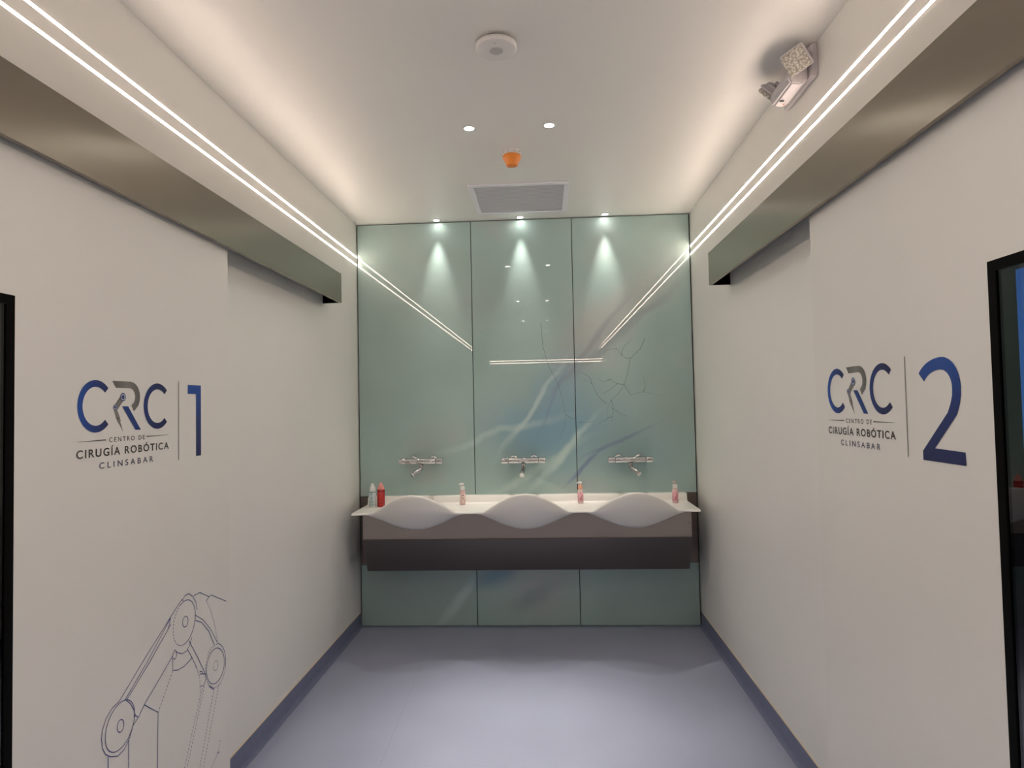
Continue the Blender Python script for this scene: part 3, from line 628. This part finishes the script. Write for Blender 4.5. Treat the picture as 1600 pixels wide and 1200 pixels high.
 (1,[(2.2333,0.5674),(2.2519,0.5317),(2.2557,0.4709)]),
 (0,[(2.1852,0.6803),(2.2408,0.6009),(2.2904,0.5231)]),
 (1,[(2.0878,0.6159),(2.0493,0.57),(2.0088,0.5198)]),
 (0,[(1.9374,0.5754),(2.008,0.5192),(2.0061,0.4458),(2.0041,0.2822)]),
 (0,[(1.7755,0.5052),(1.7756,0.4164)]),
 (0,[(1.8641,0.5063),(1.8649,0.364)]),
 (0,[(2.2163,0.8259),(2.256,0.8267),(2.3178,0.7924),(2.3325,0.7952),(2.4434,0.7386)]),
 (0,[(2.3178,0.7924),(2.2989,0.7836)]),
 (1,[(2.2989,0.7836),(2.3287,0.7393),(2.3567,0.68),(2.3759,0.6109)]),
 (0,[(2.2262,0.755),(2.2788,0.7207),(2.3337,0.6643),(2.3758,0.6049)]),
 (0,[(2.2261,0.7371),(2.268,0.7157),(2.3169,0.6673),(2.3526,0.6075)]),
 (0,[(2.254,0.5381),(2.2904,0.5231),(2.2924,0.5005),(2.2793,0.4861),(2.2559,0.4934)]),
 (0,[(2.252,0.5458),(2.2668,0.5419),(2.2753,0.5305)]),
 (0,[(1.8862,0.5635),(1.8951,0.563),(1.908,0.553)]),
 (0,[(1.8511,0.6291),(1.8729,0.6074),(1.8877,0.5841),(1.8951,0.563)]),
 (1,[(2.2685,0.4822),(2.144,0.2425)]),
 (1,[(2.2825,0.4818),(2.1603,0.2332)]),
 (1,[(2.3513,0.4432),(2.2413,0.1872)]),
 (1,[(2.3862,0.4459),(2.2643,0.1741)]),
 (0,[(2.3153,0.4676),(2.3513,0.4415)]),
 (1,[(2.3937,0.234),(2.3781,0.1978)]),
 (0,[(2.3699,0.1974),(2.3898,0.1916)]),
 (1,[(2.3757,0.1943),(2.3297,0.1686),(2.2964,0.1558)]),
]
def dashes(pts, on=.006, off=.005):
    out = []; cur = []; acc = 0; draw = True
    P = [Vector(p) for p in pts]
    for a, b in zip(P, P[1:]):
        L = (b-a).length; t = 0
        if draw and not cur: cur = [tuple(a)]
        while t < L-1e-9:
            lim = (on if draw else off)-acc; st = min(lim, L-t); t += st; acc += st; q = a+(b-a)*(t/L)
            if draw: cur.append(tuple(q))
            if acc >= (on if draw else off)-1e-9:
                if draw: out.append(cur); cur = []
                else: cur = [tuple(q)]
                draw = not draw; acc = 0
    if draw and len(cur) > 1: out.append(cur)
    return out
bm = B(); fa = lambda y, z, o: (xb1+o, y*K1, CAM_Z+(z-CAM_Z)*K1)
for k, pts in ART:
    for seg in (dashes(pts) if k else [pts]):
        if len(seg) > 1: lineseg(bm, seg, .0025 if k == 0 else .0024, fa)
obj('robot_arm_drawing', bm, m_line, d1, label='blue outline drawing of a robot arm')

# ------------------------------------------------------------------ stainless rail covers over the doors
def rail(xw, s, y1, z0, z1, label):
    t = thing('door_rail_cover', label, 'door rail cover', (xw, 1.8, z0), 'steel rail covers above the doors')
    xf = xw+s*.1115; y0 = -.1; th = .002*s
    bm = B()
    X0, X1 = sorted((xf-th, xf)); box(bm, X0, X1, y0, y1, z0, z1); obj('front_plate', bm, m_steel, t)
    X0, X1 = sorted((xw+s*.0005, xf-th)); box(bm := B(), X0, X1, y0, y1, z1-.002, z1); obj('top_plate', bm, m_steel, t)
    bm = B(); box(bm, X0, X1, y1-.002, y1, z0, z1-.0021); obj('end_cap', bm, m_steel, t)
    X0, X1 = sorted((xf-s*.014, xf-th)); bm = B(); box(bm, X0, X1, y0, y1-.0021, z0, z0+.002); obj('bottom_lip', bm, m_steel, t)
    X0, X1 = sorted((xw+s*.055, xw+s*.085)); bm = B(); box(bm, X0, X1, y0, y1-.03, z0+.085, z0+.125); obj('track', bm, m_dark, t)
    X0, X1 = sorted((xw+s*.004, xf-th*2)); bm = B(); box(bm, X0, X1, y1-.006, y1-.0022, z0+.001, z1-.003); obj('end_shade_sheet', bm, m_black, t)  # black sheet painting the shade inside the hollow end cap
    return t
rail(XL, 1, 3.645, 2.0945, 2.265, 'brushed steel rail cover over the left sliding door')
rail(XR, -1, 3.436, 2.0955, 2.2685, 'brushed steel rail cover over the right sliding door')

# ------------------------------------------------------------------ LED lines let into the walls
def led(xw, s, z, label, y0=YR, y1=YG-.003):
    t = thing('led_strip_light', label, 'strip light', (xw, 0, z), 'LED lines along the side walls')
    X0, X1 = sorted((xw+s*.0003, xw+s*.0018)); bm = B(); box(bm, X0, X1, y0, y1, z-.0045, z+.0045); obj('diffuser', bm, m_led, t)
    X0, X1 = sorted((xw+s*.0001, xw+s*.0012)); bm = B()
    box(bm, X0, X1, y0, y1, z-.0058, z-.0046); box(bm, X0, X1, y0, y1, z+.0046, z+.0058); obj('aluminium_channel', bm, m_white, t)
led(XL, 1, 2.524, 'upper of the two thin LED lines on the left wall')
led(XL, 1, 2.469, 'lower of the two thin LED lines on the left wall')
led(XR, -1, 2.524, 'upper of the two thin LED lines on the right wall')
led(XR, -1, 2.469, 'lower of the two thin LED lines on the right wall')
for z, n in ((2.524, 'upper'), (2.469, 'lower')):
    bm = B(); box(bm, -1.3, 1.54, YB+.0003, YB+.002, z-.0045, z+.0045)
    tag(obj('led_strip_light', bm, m_led), '%s thin LED line on the rear lobby wall, mirrored in the glass' % n, 'strip light', 'LED lines on the lobby wall')

# ------------------------------------------------------------------ downlights
def lamp(x, y, z, power, angle, blend, tilt=0, size=.02):
    l = bpy.data.lights.new('downlight_beam', 'SPOT'); l.energy = power; l.color = LAMPCOL; l.spot_size = math.radians(angle); l.spot_blend = blend
    l.shadow_soft_size = size
    o = bpy.data.objects.new('downlight_beam', l); C.objects.link(o); o.location = (x, y, z); o.rotation_euler = (tilt, 0, 0); return o
def downlight(x, y, label, power, angle, r=.021, blend=1, tilt=0, grp='recessed ceiling downlights', size=.02):
    t = thing('downlight', label, 'downlight', (x, y, H), grp)
    bm = B()
    lathe(bm, [(r+.012, -.0005), (r+.011, -.003), (r+.002, -.0035), (r, -.002), (r, -.0005)], (x, y, H), 36); obj('trim_ring', bm, m_white, t)
    bm = B(); lathe(bm, [(.0005, -.0042), (r*.7, -.0042), (r, -.0037), (r, -.0036)], (x, y, H), 32); obj('lens', bm, m_lamp, t)
    lo = lamp(x, y, H-.012, power, angle, blend, tilt, size); lo.parent = t; lo.location = (0, 0, -.012)
    if -1 < y < 4:
        l2 = lamp(x, y, H, WIDE_W, 150, 1, 0, .02); l2.parent = t; l2.location = (0, 0, -.012)
    if y > 4:
        l2 = lamp(x, y, H, SPILL_W, 54, .8, math.radians(-20), .01); l2.parent = t; l2.location = (0, -.004, -.012)
for x, n in ((-.720, 'left'), (-.150, 'middle'), (.420, 'right')):
    downlight(x, 4.272, '%s small spotlight in the ceiling close to the glass wall' % n, WASH_W, 40, r=.019, tilt=0, grp='spotlights along the glass wall', size=.012)
downlight(-.325, 2.867, 'small bright downlight left of the ceiling centre, before the orange cap', SPOT_W, 41)
downlight(.0406, 2.870, 'small bright downlight right of the ceiling centre, before the orange cap', SPOT_W, 41)
for y, n in ((.9, 'above the camera'), (-.9, 'behind the camera'), (-2.3, 'at the corridor entrance'), (-4.2, 'in the rear lobby')):
    for x, sn in ((-.325, 'left'), (.04, 'right')):
        downlight(x, y, '%s ceiling downlight of the pair %s' % (sn, n), SPOT_W*(1.0 if y > -1 else .5), 44)

# ------------------------------------------------------------------ ceiling fittings
t = thing('presence_sensor', 'round white sensor disc on the ceiling nearest the camera', 'sensor', (-.1477, 2.19, H))
c = (-.1477, 2.19, H)
bm = B(); lathe(bm, [(.055, 0), (.055, -.010)], c, 48); obj('shadow_gap_base', bm, m_dark, t)  # base coloured dark to paint the shadow gap behind the disc
bm = B(); lathe(bm, [(.066, -.0102), (.072, -.012), (.072, -.026), (.068, -.030), (.026, -.0308)], c, 64); hs = obj('housing', bm, m_white, t)
bm = B(); lathe(bm, [(.0265, -.0309), (.0265, -.0325), (.0235, -.0328), (.0235, -.0309)], c, 40); obj('lens_ring', bm, m_white, hs)
bm = B(); lathe(bm, [(.0234, -.0309), (.0225, -.034), (.016, -.037), (.002, -.038)], c, 40); obj('lens', bm, mat('frosted_lens', (.50,.50,.49), .3), t)
bm = B(); lathe(bm, [(.0025, -.0302), (.0025, -.0312)], (c[0], c[1]-.045+.0, c[2]), 12); obj('indicator', bm, mat('indicator_violet', (.5,.45,.62), .3), t)
c = (-.146, 3.165, H)
t = thing('smoke_detector', 'small ceiling detector under a bright orange dust cap', 'detector', c)
bm = B(); lathe(bm, [(.050, 0), (.051, -.004), (.048, -.016), (.040, -.018)], c, 40); base = obj('base', bm, m_white, t)
bm = B()
for k in range(10):
    a = 2*PI*k/10; M3 = Matrix.Rotation(a, 3, 'Z'); box(bm, c[0]+.0465, c[0]+.0515, c[1]-.006, c[1]+.006, c[2]-.013, c[2]-.006, rot=M3, org=c)
obj('base_slots', bm, m_lilac, base)
bm = B(); lathe(bm, [(.040, -.0181), (.0455, -.020), (.0465, -.027), (.044, -.036), (.031, -.060), (.0305, -.064), (.027, -.071), (.022, -.073), (.003, -.074)], c, 48); obj('dust_cap', bm, m_orange, t)
# supply grille
gx0, gx1, gy0, gy1 = -.425, .160, 3.605, 4.172
t = thing('ceiling_grille', 'pale grey square slatted air grille in the ceiling by the glass wall', 'air grille', ((gx0+gx1)/2, (gy0+gy1)/2, H))
bm = B(); fwd = .030
for a in ((gx0, gx1, gy0, gy0+fwd), (gx0, gx1, gy1-fwd, gy1), (gx0, gx0+fwd, gy0+fwd, gy1-fwd), (gx1-fwd, gx1, gy0+fwd, gy1-fwd)): box(bm, *a, H-.009, H-.0005, bev=.002)
obj('frame', bm, m_grille, t)
bm = B(); box(bm, gx0+fwd, gx1-fwd, gy0+fwd, gy1-fwd, H-.0015, H-.0005); obj('backing', bm, m_grille_in, t)
ns = 22; span = gy1-gy0-2*fwd
for k in range(ns):
    y = gy0+fwd+span*(k+.5)/ns; bm = B()
    box(bm, gx0+fwd+.001, gx1-fwd-.001, y-.0095, y+.0095, -.0006, .0006)
    bmesh.ops.rotate(bm, verts=bm.verts, cent=(0, y, 0), matrix=Matrix.Rotation(math.radians(8), 3, 'X')); bmesh.ops.translate(bm, verts=bm.verts, vec=(0, 0, H-.0062))
    obj('slat', bm, m_grille, t)

# ------------------------------------------------------------------ emergency light on the right wall
t = thing('emergency_light', 'white twin-head emergency light high on the right wall', 'emergency light', (XR, 2.45, 2.64))
def prism(bm, prof, y0, y1):
    a = [bm.verts.new((x, y0, z)) for x, z in prof]; b = [bm.verts.new((x, y1, z)) for x, z in prof]; n = len(prof)
    for i in range(n): bm.faces.new((a[i], a[(i+1) % n], b[(i+1) % n], b[i]))
    bm.faces.new(a); bm.faces.new(b)
bm = B(); prism(bm, [(XR-.0005, 2.628), (XR-.022, 2.628), (XR-.022, 2.745), (XR-.0005, 2.745)], 2.285, 2.56); bmesh.ops.bevel(bm, geom=bm.edges[:], offset=.003, segments=2, affect='EDGES')
obj('back_plate', bm, m_lilac, t)
bm = B()
prof = [(XR-.0225, 2.630), (XR-.050, 2.612), (XR-.085, 2.618), (XR-.098, 2.640), (XR-.088, 2.672), (XR-.0225, 2.70)]
prism(bm, prof, 2.315, 2.50); bmesh.ops.bevel(bm, geom=bm.edges[:], offset=.006, segments=3, affect='EDGES'); hb = obj('battery_housing', bm, m_lilac, t)
bm = B(); box(bm, XR-.080, XR-.064, 2.44, 2.446, 2.6105, 2.6135); obj('vent_slot', bm, m_dark, hb)
bm = B(); lathe(bm, [(.0035, 0), (.003, -.002), (.0005, -.0025)], (XR-.055, 2.47, 2.6125), 12); obj('indicator', bm, mat('red_indicator', (.75,.2,.2), .3), hb)
def bump_lens():
    m = mat('prismatic_lens', (.80,.78,.70), .12); b = bsdf(m)
    tc = N(m, 'ShaderNodeTexCoord'); mp = N(m, 'ShaderNodeMapping'); LK(m, tc.outputs['Object'], mp.inputs[0]); mp.inputs['Scale'].default_value = (150, 150, 150)
    ck = N(m, 'ShaderNodeTexVoronoi'); ck.inputs['Scale'].default_value = 1; LK(m, mp.outputs[0], ck.inputs['Vector'])
    r = ramp(m, [(.1, (.82,.80,.72)), (.45, (.62,.59,.52)), (.8, (.36,.33,.28))]); LK(m, ck.outputs['Distance'], r.inputs[0]); LK(m, r.outputs[0], b.inputs['Base Color'])
    bp = N(m, 'ShaderNodeBump'); bp.inputs['Strength'].default_value = .8; bp.inputs['Distance'].default_value = .003; LK(m, ck.outputs['Distance'], bp.inputs['Height']); LK(m, bp.outputs[0], b.inputs['Normal'])
    return m
m_lens = bump_lens()
def head(cen, ex, ez, hw):
    """square lamp head: local +z is the beam"""
    h = bpy.data.objects.new('lamp_head', None); C.objects.link(h); h.parent = t; h.location = Vector(cen)-t.location; ez = Vector(ez).normalized(); ey = ez.cross(Vector(ex)).normalized(); ex = ey.cross(ez)
    h.rotation_euler = Matrix((ex, ey, ez)).transposed().to_euler()
    def part(nm, bm, m):
        bmesh.ops.recalc_face_normals(bm, faces=bm.faces); me = bpy.data.meshes.new(nm); bm.to_mesh(me); bm.free(); me.materials.append(m)
        o = bpy.data.objects.new(nm, me); C.objects.link(o); o.parent = h; return o
    bm = B(); q = box(bm, -hw, hw, -hw, hw, -.030, .0, bev=.008)
    for v in bm.verts:
        if v.co.z < -.015: v.co.x *= .72; v.co.y *= .72
    part('shell', bm, m_lilac)
    bm = B(); box(bm, -hw+.004, hw-.004, -hw+.004, hw-.004, .0005, .016, bev=.006); part('lens', bm, m_lens)
    for i in range(4):
        for j in range(4):
            bm = B(); lathe(bm, [(.0042, .0162), (.0035, .0175), (.0005, .018)], ((i-1.5)*hw*.42, (j-1.5)*hw*.42, 0), 12)
            part('led', bm, mat('led_dot', (.45,.42,.36), .2) if (i, j) == (0, 0) and 'led_dot' not in bpy.data.materials else bpy.data.materials['led_dot'])
    bm = B(); lathe(bm, [(.012, -.045), (.012, -.0302)], (0, 0, 0), 20); part('swivel', bm, m_lilac)
head((.915, 2.283, 2.682), (.652, -.710, .266), (-.453, -.646, -.614), .043)
head((.908, 2.520, 2.680), (.55, .75, .30), (-.50, .62, -.60), .043)
